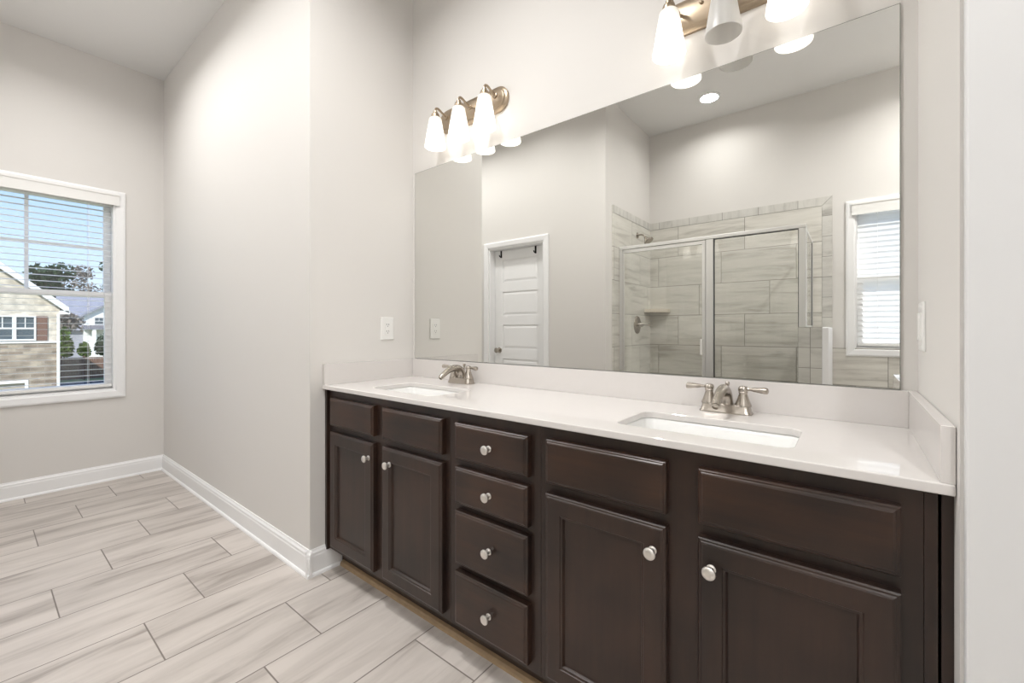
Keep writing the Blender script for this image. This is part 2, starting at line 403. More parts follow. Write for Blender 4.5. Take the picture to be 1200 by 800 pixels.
slab = MB(); sx0, sx1, sy = DX0+.020, DX1-.020, YD-.118
slab.box(sx0, sx1, sy, sy+.030, .008, DZ-.021)
zs = [(.20, .484), (.584, .834), (.934, 1.189), (1.285, 1.537), (1.633, 1.870)]
edges = [.008] + [z for p in zs for z in p] + [DZ-.021]
sl_, sr_ = sx0+.105, sx1-.105
fr = MB().box(sx0, sl_, sy+.030, sy+.037, .008, DZ-.021).box(sr_, sx1, sy+.030, sy+.037, .008, DZ-.021)
for k in range(0, len(edges), 2): fr.box(sl_, sr_, sy+.030, sy+.037, edges[k], edges[k+1])
ds = obj('door_slab', slab.add(fr.v, fr.f), TRIM, d1)
for a, b in zs:
    obj('door_panel', inset_rect(MB(), sl_+.012, sr_-.012, a+.012, b-.012, sy+.030, [(0, 0), (.022, .005)]), TRIM, ds)
kb = MB().lathe([(.030, 0), (.030, .006), (.012, .010), (.010, .030), (.022, .038), (.028, .050), (.026, .060), (.012, .066)], (sx0+.062, sy+.037, .92), 'y')
obj('door_knob', kb, NICKEL, ds, smooth=True)
for k, (hx, lb) in enumerate([(-.945, 'black over-door hook on the white door, the one nearer the knob side'), (-.50, 'black over-door hook on the white door, the one nearer the shower')]):
    h = MB(); z = DZ-.020
    y = sy+.037
    h.box(hx-.010, hx+.010, y+.0005, y+.0025, z-.075, z).tube([(hx, y+.003, z-.045), (hx, y+.014, z-.068), (hx, y+.028, z-.064), (hx, y+.032, z-.048)], .0055, 10)
    tag(obj('over_door_hook', h, HOOKM), lb, 'hook', 'hooks on the white door')

# ------------------------------------------------------------------ vanity cabinets
YF, CB, CT = -.505, .100, .8575             # face frame front, cabinet bottom, cabinet top
DT = .026
FRONT_EDGE = [(0, 0), (0, .0185), (.003, .0215), (.006, .0220), (.0085, .0245), (.012, DT)]
def cabinet(name, label, x0, x1):
    t = thing(name, label, 'cabinet', (0, 0, 0))
    b = MB()
    b.box(x0, x1, YF, YF+.019, CB, CT)                                   # face frame
    b.box(x0, x0+.012, YF+.019, -.005, CB, CT).box(x1-.012, x1, YF+.019, -.005, CB, CT)
    b.box(x0+.012, x1-.012, YF+.019, -.005, CB, CB+.012).box(x0+.012, x1-.012, -.012, -.005, CB+.012, CT)
    obj('carcass', b, WOOD, t, bevel=.0008, bseg=1)
    obj('toe_kick', MB().box(x0+.001, x1-.001, -.440, -.428, 0, CB), DARK, t)
    return t
def knob(parent, x, z):
    y = YF-DT
    k = MB().lathe([(.0105, -.0005), (.0105, .002), (.0075, .004), (.0060, .010), (.0075, .0165), (.0130, .0185), (.0150, .0215), (.0145, .0245), (.0110, .0275), (.006, .0285), (.002, .0285)], (x, y, z), '-y', 28)
    obj('knob', k, KNOBM, parent, smooth=True)
def drawer(parent, name, x0, x1, z0, z1, kn):
    d = obj(name, inset_rect(MB(), x0, x1, z0, z1, YF-.0005, FRONT_EDGE, -1), WOOD_H, parent)
    if kn: knob(d, (x0+x1)/2+.006, (z0+z1)/2)
def door(parent, x0, x1, z0, z1, kx, kz):
    i = .052
    loops = FRONT_EDGE + [(i, DT), (i+.0015, DT-.0025), (i+.007, DT-.0035), (i+.0095, DT-.0085), (i+.0105, DT-.011)]
    d = obj('cabinet_door', inset_rect(MB(), x0, x1, z0, z1, YF-.0005, loops, -1, cap=False), WOOD, parent)
    j = i+.0105
    obj('door_panel', MB().box(x0+j-.002, x1-j+.002, YF-.0005-DT+.0111, YF-.0012, z0+j-.002, z1-j+.002), WOOD, d)
    knob(d, kx, kz)
ca = cabinet('sink_cabinet', 'dark brown two-door sink cabinet at the left end, beside the return wall', .001, .8455)
cd = cabinet('drawer_cabinet', 'dark brown cabinet with a stack of four drawers, between the two sink cabinets', .846, 1.2335)
cb = cabinet('sink_cabinet', 'dark brown two-door sink cabinet at the right end, nearest the white board', 1.234, 2.0615)
for t, o in ((ca, 0), (cb, 1.2085)):
    xs = ((.055, .402), (.464, .821)) if t is ca else ((1.2625, 1.6105), (1.6835, 2.0305))
    for k, (a, b) in enumerate(xs):
        drawer(t, 'false_drawer_front', a, b, .694, .8215, False)
        door(t, a, b, .128, .6645, (b-.030 if k == 0 else a+.030) if t is cb else (b-.026 if k == 0 else a+.056), .602)
for z0, z1 in ((.694, .8185), (.5425, .667), (.336, .517), (.128, .308)):
    drawer(cd, 'drawer', .886, 1.198, z0, z1, True)
# filler pieces against the right wall
fl = MB().box(2.062, 2.0795, YF, YF+.019, CB, CT)
obj('filler_strip', fl, WOOD, cb)
obj('scribe_strip', MB().box(.001, .018, YF-.016, YF-.0005, CB, CT), WOOD, ca)
obj('scribe_strip', MB().box(2.0835, 2.0988, YF-.004, YF+.014, .0, CT), WOOD, cb)
struct('trim_10', MB().prism([(-.440, 0), (-.458, 0), (-.457, .010), (-.451, .018), (-.440, .022)], 'x', .024, 2.08), TAN)

# ------------------------------------------------------------------ worktop with its upstands
HT, DD, SPL = .8777, .5348, .0984
def rrect(x0, x1, y0, y1, r, n=6):
    out = []
    for (cx, cy, a0) in ((x1-r, y0+r, -90), (x1-r, y1-r, 0), (x0+r, y1-r, 90), (x0+r, y0+r, 180)):
        for k in range(n+1):
            a = math.radians(a0 + 90*k/n); out.append((cx+r*math.cos(a), cy+r*math.sin(a)))
    return out
SINKS = [(.253, .673), (1.440, 1.860)]; SY0, SY1 = -.442, -.212
def plate_with_holes(outer, holes, z0, z1):
    bm = bmesh.new()
    for z in (z1,):
        eds = []
        for lp in [outer] + holes:
            vs = [bm.verts.new((x, y, z)) for x, y in lp]
            eds += [bm.edges.new((vs[i], vs[(i+1) % len(vs)])) for i in range(len(vs))]
        bmesh.ops.triangle_fill(bm, edges=eds, use_beauty=True)
    bm.verts.index_update()
    mb = MB(); vs = [tuple(v.co) for v in bm.verts]; fs = [tuple(v.index for v in f.verts) for f in bm.faces]
    mb.add(vs, fs); mb.add([(x, y, z0) for x, y, z in vs], [tuple(reversed(f)) for f in fs]); n = len(vs); k = 0
    for lp in [outer] + holes:
        m = len(lp)
        for i in range(m): mb.f.append((k+i, k+(i+1) % m, k+(i+1) % m+n, k+i+n))
        k += m
    bm.free(); return mb
ct_ = thing('countertop', 'long white quartz worktop with upstands across all three vanity cabinets', 'countertop')
top = plate_with_holes([(.001, -DD), (L-.001, -DD), (L-.001, -.001), (.001, -.001)], [rrect(a, b, SY0, SY1, .030) for a, b in SINKS], .8580, HT)
me_top = obj('worktop_slab', top, QUARTZ, ct_)
bm = bmesh.new(); bm.from_mesh(me_top.data); bmesh.ops.remove_doubles(bm, verts=bm.verts, dist=1e-6); bmesh.ops.recalc_face_normals(bm, faces=bm.faces); bm.to_mesh(me_top.data); bm.free()
md = me_top.modifiers.new('bevel', 'BEVEL'); md.width = .003; md.segments = 3; md.limit_method = 'ANGLE'; md.angle_limit = .8
obj('backsplash', MB().box(.0195, L-.0195, -.0185, -.001, HT, HT+SPL), QUARTZ, ct_, bevel=.001)
obj('side_splash', MB().box(.001, .0195, -DD+.002, -.001, HT, HT+SPL), QUARTZ, ct_, bevel=.001)
obj('side_splash', MB().box(L-.0195, L-.001, -DD+.002, -.001, HT, HT+SPL), QUARTZ, ct_, bevel=.001)
for k, (a, b) in enumerate(SINKS):
    sk = thing('sink', ['white rectangular undermount sink at the left end of the worktop', 'white rectangular undermount sink at the right end of the worktop'][k], 'sink', group='undermount sinks')
    zt = .8575
    rings = [(-.022, zt, .040), (-.004, zt, .034), (0, zt-.004, .034), (.008, zt-.05, .036), (.018, zt-.10, .042), (.035, zt-.128, .050), (.065, zt-.138, .045)]
    lp = [[(x, y, z) for x, y in rrect(a+i, b-i, SY0+i, SY1-i, r)] for i, z, r in rings]
    n0 = len(lp)
    obj('basin', MB().loft(lp, False, True), PORC, sk, smooth=True)
    cx, cy = (a+b)/2, (SY0+SY1)/2
    obj('drain', MB().lathe([(.024, .0), (.024, .002), (.018, .003), (.017, .0015), (.003, .0015)], (cx, cy, zt-.1378), 'z', 24), NICKEL, sk, smooth=True)

# ------------------------------------------------------------------ taps
def faucet(cx, label):
    t = thing('faucet', label, 'tap', (cx, -.074, HT+.0004), 'two-handle nickel taps')
    def sup(hx, hy, z, n=40, p=5.5):
        return [(hx*abs(math.cos(a))**(2/p)*(1 if math.cos(a) >= 0 else -1), hy*abs(math.sin(a))**(2/p)*(1 if math.sin(a) >= 0 else -1), z) for a in [2*PI*i/n for i in range(n)]]
    b = MB().loft([sup(.0755, .0285, 0), sup(.075, .028, .004), sup(.0715, .0255, .007), sup(.068, .0235, .0235), sup(.066, .022, .0265), sup(.062, .019, .0275)])
    obj('base_plate', b, NICKEL, t, smooth=True)
    for s in (-1, 1):
        hb = MB().lathe([(.0235, .024), (.0235, .027), (.0225, .030), (.0185, .040), (.0140, .054), (.0115, .062), (.0125, .064), (.0135, .0665), (.0125, .069)], (s*.0492, 0, 0), 'z', 24)
        h = obj('handle', hb, NICKEL, t, smooth=True)
        hub = MB().lathe([(.0125, .069), (.0145, .073), (.0140, .080), (.0105, .085), (.004, .0865)], (s*.0492, 0, 0), 'z', 24)
        obj('handle_cap', hub, NICKEL, h, smooth=True)
        lv = MB().tube([(s*.056, -.001, .077), (s*.066, -.003, .0775), (s*.072, -.004, .0775), (s*.076, -.005, .0775), (s*.095, -.009, .0775), (s*.112, -.013, .0770), (s*.116, -.014, .077), (s*.118, -.0145, .077)],
                       [.0060, .0048, .0046, .0060, .0085, .0100, .0092, .0060], 18)
        obj('lever', lv, NICKEL, h, smooth=True)
    path = curve([(0, .004, .022), (0, .003, .045), (0, -.006, .063), (0, -.026, .074), (0, -.055, .0745), (0, -.088, .0655), (0, -.116, .050), (0, -.131, .038)], 5)
    rr = [r[0] for r in curve([(.0215,), (.0195,), (.0180,), (.0165,), (.0150,), (.0135,), (.0125,), (.0120,)], 5)]
    sp = obj('spout', MB().tube(path, rr, 22), NICKEL, t, smooth=True)
    obj('aerator', MB().lathe([(.0105, -.002), (.0105, .006), (.0085, .006), (.0085, .002)], (0, -.1315, .0375), (0, -.79, -.62), 20), NICKEL, sp, smooth=True)
    obj('lift_rod', MB().lathe([(.003, .026), (.003, .078), (.0055, .081), (.0068, .087), (.0068, .092), (.0045, .095), (.001, .0955)], (0, .021, 0), 'z', 18), NICKEL, t, smooth=True)
    return t
faucet(.463, 'two-handle brushed nickel tap behind the left sink')
faucet(1.648, 'two-handle brushed nickel tap behind the right sink, in front of the mirrored shower')

# ------------------------------------------------------------------ mirror
mr = thing('mirror', 'huge frameless wall mirror above the white backsplash', 'mirror')
MX0, MX1, MZ0, MZ1 = .0245, 2.0643, .9772, 2.021
obj('mirror_glass', MB().box(MX0+.0015, MX1-.0015, -.0058, -.0012, MZ0+.0015, MZ1-.0015), MIRROR, mr)
eg = MB().box(MX0, MX0+.0015, -.0055, -.001, MZ0, MZ1).box(MX1-.0015, MX1, -.0055, -.001, MZ0, MZ1).box(MX0, MX1, -.0055, -.001, MZ1-.0015, MZ1).box(MX0, MX1, -.0055, -.001, MZ0, MZ0+.0015)
obj('mirror_edge', eg, MEDGE, mr)

# ------------------------------------------------------------------ vanity lights
def shade_mat(name, lit):
    m = bpy.data.materials.new(name); m.use_nodes = True; n = m.node_tree; n.nodes.clear()
    o = N(n, 'ShaderNodeOutputMaterial'); a = N(n, 'ShaderNodeBsdfTranslucent'); b = N(n, 'ShaderNodeBsdfDiffuse'); g = N(n, 'ShaderNodeBsdfGlossy'); g.inputs['Roughness'].default_value = .35
    for x in (a, b): x.inputs[0].default_value = (.86, .85, .83, 1)
    mx = N(n, 'ShaderNodeMixShader'); mx.inputs[0].default_value = .5; n.links.new(a.outputs[0], mx.inputs[1]); n.links.new(b.outputs[0], mx.inputs[2])
    m2 = N(n, 'ShaderNodeMixShader'); m2.inputs[0].default_value = .06; n.links.new(mx.outputs[0], m2.inputs[1]); n.links.new(g.outputs[0], m2.inputs[2])
    if lit:
        em = N(n, 'ShaderNodeEmission'); em.inputs[0].default_value = (1, .955, .90, 1)
        t = N(n, 'ShaderNodeTexCoord'); s = N(n, 'ShaderNodeSeparateXYZ'); n.links.new(t.outputs['Object'], s.inputs[0])
        r = N(n, 'ShaderNodeMapRange'); r.interpolation_type = 'SMOOTHSTEP'; r.inputs['From Min'].default_value = 2.20; r.inputs['From Max'].default_value = 2.11; r.inputs['To Min'].default_value = .0; r.inputs['To Max'].default_value = .62
        n.links.new(s.outputs['Z'], r.inputs['Value']); n.links.new(r.outputs[0], em.inputs['Strength'])
        ad = N(n, 'ShaderNodeAddShader'); n.links.new(m2.outputs[0], ad.inputs[0]); n.links.new(em.outputs[0], ad.inputs[1]); n.links.new(ad.outputs[0], o.inputs[0])
    else: n.links.new(m2.outputs[0], o.inputs[0])
    return m
SH_ON, SH_OFF = shade_mat('frosted_shade_lit', True), shade_mat('frosted_shade_unlit', False)
BULB_ON = emit('lit_bulb', (1, .94, .86), 3.0); BULB_OFF = plain('unlit_bulb', (225, 222, 215), .3)
def stadium(cx, cz, hw, r, y, n=14):
    out = []
    for (c, a0) in ((cx+hw-r, -90), (cx-hw+r, 90)):
        for k in range(n+1):
            a = math.radians(a0+180*k/n); out.append((c+r*math.cos(a), y, cz+r*math.sin(a)))
    return out
def vanity_light(cx, label, off=()):
    t = thing('vanity_light', label, 'wall light', (0, 0, 0), 'three-shade vanity lights')
    cz = 2.231
    pl = MB().loft([stadium(cx, cz, .235, .060, -.001), stadium(cx, cz, .235, .060, -.012), stadium(cx, cz, .230, .055, -.016), stadium(cx, cz, .222, .047, -.018), stadium(cx, cz, .219, .044, -.024), stadium(cx, cz, .214, .039, -.026)])
    obj('back_plate', pl, BRONZE, t, smooth=True)
    for s in (-.084, .084):
        obj('cap_screw', MB().lathe([(.006, 0), (.006, .004), (.003, .007), (.001, .0072)], (cx+s, -.026, cz+.018), '-y', 14), BRONZE, t, smooth=True)
    for k, dx in enumerate((-.168, 0, .168)):
        x = cx+dx
        arm = MB().tube(curve([(x, -.024, 2.246), (x, -.050, 2.255), (x, -.075, 2.2655), (x, -.092, 2.266), (x, -.100, 2.256), (x, -.100, 2.244)], 5), .0058, 12)
        a = obj('arm', arm, BRONZE, t, smooth=True)
        obj('arm_rosette', MB().lathe([(.015, 0), (.014, .004), (.008, .007)], (x, -.0255, 2.246), '-y', 18), BRONZE, a, smooth=True)
        obj('shade_cap', MB().lathe([(.006, 2.250), (.011, 2.247), (.012, 2.238), (.019, 2.233), (.022, 2.222), (.021, 2.214), (.010, 2.214)], (x, -.1, 0), 'z', 24), BRONZE, a, smooth=True)
        sh = MB().lathe([(.016, 2.2135), (.026, 2.2135), (.031, 2.208), (.0535, 2.068), (.0535, 2.065), (.0515, 2.065), (.0290, 2.206), (.016, 2.2105)], (x, -.1, 0), 'z', 36, False, False)
        on = k not in off
        s_ = obj('shade', sh, SH_ON if on else SH_OFF, t, smooth=True)
        if not on: s_['label'] = 'unlit white glass shade'
        obj('bulb', MB().lathe([(.012, 2.212), (.013, 2.185), (.020, 2.168), (.0245, 2.150), (.022, 2.132), (.012, 2.123), (.002, 2.121)], (x, -.1, 0), 'z', 20), BULB_ON if on else BULB_OFF, s_, smooth=True)
        if on:
            ld = bpy.data.lights.new('bulb_light', 'POINT'); ld.energy = BULB_POWER; ld.shadow_soft_size = .018; ld.color = (1, .96, .90)
            lo = bpy.data.objects.new('bulb_light', ld); C.objects.link(lo); lo.location = (x, -.1, 2.096); lo.parent = s_
vanity_light(.472, 'three-shade nickel wall light above the left sink, all shades glowing')
vanity_light(1.646, 'three-shade nickel wall light above the right sink, its middle shade unlit', (1,))

# ------------------------------------------------------------------ recessed ceiling lamps; all but the shower one added unseen to brighten the room
CANM = emit('lamp_lens', (1, .96, .9), 6.0)
def can(x, y, label, share=1.0):
    t = thing('recessed_light', label, 'ceiling light', (x, y, H), 'round recessed ceiling lamps')
    obj('trim_ring', MB().lathe([(.088, 0), (.088, -.004), (.080, -.009), (.062, -.006), (.060, 0)], (0, 0, -.0004), 'z', 36), TRIM, t, smooth=True)
    obj('lens', MB().lathe([(.0595, -.0006), (.0595, -.004), (.020, -.0045), (.001, -.0045)], (0, 0, 0), 'z', 32), CANM, t, smooth=True)
    ld = bpy.data.lights.new('lamp_beam', 'AREA'); ld.shape = 'DISK'; ld.size = .14; ld.spread = math.radians(152); ld.energy = CAN_POWER*share; ld.color = WARM
    lo = bpy.data.objects.new('lamp_beam', ld); C.objects.link(lo); lo.location = (0, 0, -.012); lo.parent = t
can(.988, -2.45, 'round recessed ceiling lamp over the shower, seen in the mirror', .28)
can(-1.55, -1.30, 'round fill lamp added to the ceiling, nearest the left window', .37)
can(-.95, -1.27, 'round fill lamp added to the ceiling, second from the left window', .27)
can(-.30, -1.27, 'round fill lamp added to the ceiling, third from the left window', .24)
can(.80, -1.05, 'round fill lamp added to the ceiling over the floor in front of the vanity', .85)
can(2.6, -2.2, 'round fill lamp added to the ceiling over the tub side of the room')

# ------------------------------------------------------------------ wall plates
def plate(name, label, cat, wx, sgn, yc, zc, rocker):
    t = thing(name, label, cat, (wx, yc, zc))
    def R(hw, hz, d): return [(sgn*d, -hw, -hz), (sgn*d, hw, -hz), (sgn*d, hw, hz), (sgn*d, -hw, hz)]
    obj('cover_plate', MB().loft([R(.0400, .0600, .0005), R(.0400, .0600, .003), R(.0370, .0570, .0062)]), PLASTIC, t)
    if rocker:
        obj('rocker', MB().loft([R(.0165, .0335, .0062), R(.0165, .0335, .0090), R(.0150, .032, .0105)]), PLASTIC, t)
    else:
        ins = obj('receptacle', MB().loft([R(.0165, .0335, .0062), R(.0165, .0335, .0078), R(.0160, .033, .0082)]), PLASTIC, t)
        for s in (-1, 1):
            sl = MB()
            for dy in (-.0064, .0064): sl.box(sgn*.0082, sgn*.0086, dy-.0011, dy+.0011, s*.0180-.004+.004, s*.0180+.004+.004)
            sl.lathe([(.0023, 0), (.0023, .0004)], (sgn*.0082, 0, s*.0180-.006), 'x' if sgn > 0 else '-x', 10)
            obj('socket_slots', sl, SLOT, ins)
    for s in (-1, 1): sc_ = MB().lathe([(.0030, 0), (.0028, .0010), (.001, .0014)], (sgn*.0061, 0, s*.048), 'x' if sgn > 0 else '-x', 10); obj('plate_screw', sc_, PLASTIC, t)
plate('wall_outlet', 'white duplex outlet on the return wall left of the mirror', 'outlet', 0, 1, -.175, 1.145, False)
plate('light_switch', 'white rocker switch plate on the narrow wall right of the mirror', 'switch', L, -1, -.112, 1.147, True)

# ------------------------------------------------------------------ shower enclosure (seen in the mirror)
en = thing('shower_enclosure', 'silver framed glass shower enclosure reflected in the mirror', 'shower screen')
GY = -2.13
f = MB().box(.306, 1.713, GY-.022, GY+.022, 1.862, 1.890)                 # header
obj('header_rail', f, CHROME, en, bevel=.003)
obj('wall_jamb', MB().box(.306, .330, GY-.018, GY+.018, .101, 1.862), CHROME, en, bevel=.002)
obj('sill_rail', MB().box(.330, 1.664, GY-.020, GY+.020, .101, .125), CHROME, en, bevel=.002)
obj('strike_post', MB().box(1.045, 1.100, GY-.018, GY+.018, .125, 1.862), CHROME, en, bevel=.004)
obj('corner_post', MB().box(1.668, 1.713, GY-.022, GY+.022, 1.157, 1.862), CHROME, en, bevel=.004)
dr = MB().box(.333, .345, GY-.012, GY+.014, .13, 1.858).box(1.016, 1.041, GY-.012, GY+.016, .13, 1.858).box(.345, 1.016, GY-.012, GY+.014, 1.830, 1.858).box(.345, 1.016, GY-.012, GY+.014, .13, .158)
sd = obj('shower_door', dr, CHROME, en, bevel=.002)
obj('door_glass', MB().box(.345, 1.016, GY-.003, GY+.003, .158, 1.830), GLASS, sd)
obj('door_handle', MB().box(1.006, 1.024, GY+.016, GY+.040, .935, 1.063), PLASTIC, sd, bevel=.004)
fx = obj('fixed_glass', MB().box(1.106, 1.663, GY-.003, GY+.003, .130, 1.857), GLASS, en)
obj('gasket', MB().box(1.1005, 1.1065, GY-.006, GY+.006, .126, 1.8615).box(1.1065, 1.663, GY-.006, GY+.006, 1.857, 1.8615).box(1.663, 1.6677, GY-.006, GY+.006, 1.157, 1.857), DGASK, fx)
rt = MB().box(1.690, 1.706, YB+.030, GY-.0225, 1.866, 1.888).box(1.688, 1.708, YB+.0125, YB+.030, 1.157, 1.888).box(1.690, 1.706, YB+.030, GY-.0225, 1.157, 1.172)
rt_ = obj('return_frame', rt, CHROME, en, bevel=.002)
obj('return_glass', MB().box(1.695, 1.701, YB+.030, GY-.0225, 1.172, 1.866), GLASS, rt_)
obj('return_gasket', MB().box(1.693, 1.703, YB+.0305, YB+.037, 1.1725, 1.8655), DGASK, rt_)

# shower fittings on the side wall
hd = thing('showerhead', 'dark nickel shower head on a bent arm, above the glass in the mirror', 'shower head')
wx = XS+.011
obj('flange', MB().lathe([(.030, 0), (.028, .005), (.014, .010)], (wx, -2.53, 2.068), 'x', 20), NICKEL, hd, smooth=True)
obj('arm', MB().tube(curve([(wx+.005, -2.53, 2.068), (wx+.035, -2.53, 2.071), (wx+.060, -2.53, 2.062), (wx+.080, -2.53, 2.042)], 5), .0085, 12), NICKEL, hd, smooth=True)
obj('spray_head', MB().lathe([(.012, -.005), (.016, .012), (.022, .022), (.045, .045), (.050, .056), (.047, .062), (.005, .064)], (wx+.080, -2.53, 2.042), (.62, 0, -.78), 24), NICKEL, hd, smooth=True)
vl = thing('shower_valve', 'round nickel shower valve with a lever, behind the glass shower door', 'shower valve')
obj('escutcheon', MB().lathe([(.088, 0), (.087, .004), (.070, .010), (.040, .013), (.022, .020)], (wx, -2.525, 1.186), 'x', 32), NICKEL, vl, smooth=True)
obj('hub', MB().lathe([(.022, .018), (.021, .050), (.016, .060), (.004, .062)], (wx, -2.525, 1.186), 'x', 20), NICKEL, vl, smooth=True)
obj('lever', MB().tube([(wx+.050, -2.525, 1.186), (wx+.075, -2.555, 1.186), (wx+.090, -2.62, 1.184)], [.009, .0075, .010], 12), NICKEL, vl, smooth=True)
ss = MB().prism([(XS+.0115, YB+.0115), (.515, YB+.0115), (.505, YB+.060), (.44, YB+.135), (.36, YB+.175), (XS+.0115, YB+.185)], 'z', 1.314, 1.350)
tag(obj('soap_shelf', ss, plain('pale_marble', (216, 206, 190), .25, noise=.06, nscale=15), bevel=.003), 'pale stone corner shelf inside the shower', 'shelf')

# ------------------------------------------------------------------ outside the left window
GZ = -3.1
def stone_mat(name, cols, mortar, sx, sz, bw, bh):
    m, n, b = newmat(name)
    t = N(n, 'ShaderNodeTexCoord'); s = N(n, 'ShaderNodeSeparateXYZ'); n.links.new(t.outputs['Object'], s.inputs[0])
    c = N(n, 'ShaderNodeCombineXYZ'); n.links.new(math_(n, 'ADD', s.outputs['Y'], s.outputs['X']), c.inputs[0]); n.links.new(s.outputs['Z'], c.inputs[1])
    br = N(n, 'ShaderNodeTexBrick'); n.links.new(c.outputs[0], br.inputs['Vector'])
    br.inputs['Color1'].default_value = (*s2l(cols[0]), 1); br.inputs['Color2'].default_value = (*s2l(cols[1]), 1); br.inputs['Mortar'].default_value = (*s2l(mortar), 1)
    br.inputs['Scale'].default_value = 1; br.inputs['Brick Width'].default_value = bw; br.inputs['Row Height'].default_value = bh; br.inputs['Mortar Size'].default_value = bh*.08
    z = N(n, 'ShaderNodeTexNoise'); z.inputs['Scale'].default_value = sx; n.links.new(t.outputs['Object'], z.inputs['Vector'])
    hs = N(n, 'ShaderNodeHueSaturation'); n.links.new(br.outputs['Color'], hs.inputs['Color']); n.links.new(math_(n, 'MULTIPLY_ADD', z.outputs['Fac'], 1.2, .4), hs.inputs['Value'])
    n.links.new(hs.outputs[0], b.inputs['Base Color']); b.inputs['Roughness'].default_value = .85; return m
BRICK = stone_mat('pale_brick', ((202, 194, 180), (186, 177, 162)), (200, 193, 180), 3, 3, .40, .13)
STONE = stone_mat('rough_stone', ((172, 158, 140), (120, 106, 92)), (150, 141, 130), 2.5, 3, .50, .17)
SHING = plain('roof_shingle', (112, 110, 112), .9, noise=.15, nscale=3)
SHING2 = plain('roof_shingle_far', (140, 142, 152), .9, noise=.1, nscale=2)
SIDING = plain('white_siding', (232, 232, 230), .7)
GSIDING = plain('grey_siding', (150, 152, 162), .8)
SHUT = plain('brown_shutter', (112, 82, 68), .7)
OGLASS = plain('house_glass', (70, 84, 92), .1)
FENCEM = plain('brown_fence', (122, 96, 82), .85, noise=.2, nscale=6)
GRASS = plain('lawn', (132, 138, 92), .95, noise=.3, nscale=3)
ROAD = plain('asphalt', (70, 74, 80), .9)
LEAF1 = translucent_mat('leaf_green', (96, 120, 62), .3)
LEAF2 = translucent_mat('leaf_dark', (74, 92, 72), .25)
LEAF3 = translucent_mat('leaf_bare', (128, 122, 116), .2)
BARK = plain('bark', (92, 78, 66), .9, noise=.2, nscale=4)
gr = obj('ground', MB().box(-140, X0-2, -70, 90, GZ-.3, GZ), GRASS); gr['kind'] = 'structure'
rd = obj('road', MB().box(-46.5, -36.5, 1.7, 60, GZ, GZ+.03), ROAD); rd['kind'] = 'structure'

HX = -31.6; YC = -3.0; WR = 1.35; EZ = 2.48; SL = .911; APEX = EZ+SL*4.53
hs_ = thing('house', 'tan brick and stone gabled house close outside the left window', 'house')
YL = 2*YC-WR
wl = MB().prism([(YL, .454), (WR, .454), (WR, EZ-.10), (YC, EZ-.10+SL*(WR-YC)), (YL, EZ-.10)], 'x', HX, HX-11)
obj('brick_wall', wl, BRICK, hs_)
obj('stone_wall', MB().box(HX+.06, HX-11, YL, .218-4.9, GZ, .454).box(HX+.06, HX-11, .218, WR, GZ, .454).box(HX+.06, HX-11, .218-4.9, .218, -1.48, .454), STONE, hs_)
obj('stone_ledge', MB().box(HX+.12, HX, YL-.02, WR+.02, .43, .52), SIDING, hs_)
gd = MB().box(HX-.10, HX-.16, .218-4.9, .218, GZ, -1.48)
g_ = obj('garage_door', gd, plain('taupe_garage_door', (168, 160, 150), .6), hs_)
obj('door_frame', MB().box(HX+.09, HX-.10, .10, .218, GZ, -1.48).box(HX+.09, HX-.10, .218-4.9, .34-4.9, GZ, -1.48).box(HX+.09, HX-.10, .34-4.9, .10, -1.62, -1.48), SIDING, g_)
obj('roof', MB().prism([(YC, APEX), (WR+.30, EZ-.12), (WR+.30, EZ-.32), (YC, APEX-.20), (YL-.30, EZ-.32), (YL-.30, EZ-.12)], 'x', HX+.40, HX-11.3), SHING, hs_)
fas = MB()
for s in (1, -1):
    y1 = YC + s*(WR+.30-YC)
    fas.prism([(YC, APEX-.02), (y1, EZ-.14), (y1, EZ-.48), (YC, APEX-.36)], 'x', HX+.46, HX+.401)
fas.box(HX+.46, HX-.05, WR-.02, WR+.34, EZ-.52, EZ-.33)
obj('fascia', fas, SIDING, hs_)
obj('downspout', MB().box(HX+.16, HX+.061, WR-.12, WR-.01, GZ, EZ-.52), SIDING, hs_)
def house_window(parent, x, ya, yb, za, zb):
    w = MB().box(x+.10, x, ya, ya+.07, za, zb).box(x+.10, x, yb-.07, yb, za, zb).box(x+.10, x, ya+.07, yb-.07, za, za+.08).box(x+.10, x, ya+.07, yb-.07, zb-.07, zb)
    zm = (za+zb)/2; w.box(x+.08, x, ya+.07, yb-.07, zm-.035, zm+.035)
    ym = (ya+yb)/2; w.box(x+.06, x, ym-.018, ym+.018, zm+.035, zb-.07)
    o = obj('window', w, SIDING, parent); obj('pane', MB().box(x+.03, x+.001, ya+.07, yb-.07, za+.08, zb-.07), OGLASS, o)
house_window(hs_, HX, -.26, .484, .56, 1.84); house_window(hs_, HX, -1.04, -.262, .56, 1.84)
obj('shutter', MB().box(HX+.06, HX, .50, .89, .56, 1.84), SHUT, hs_); obj('shutter', MB().box(HX+.06, HX, -1.45, -1.06, .56, 1.84), SHUT, hs_)

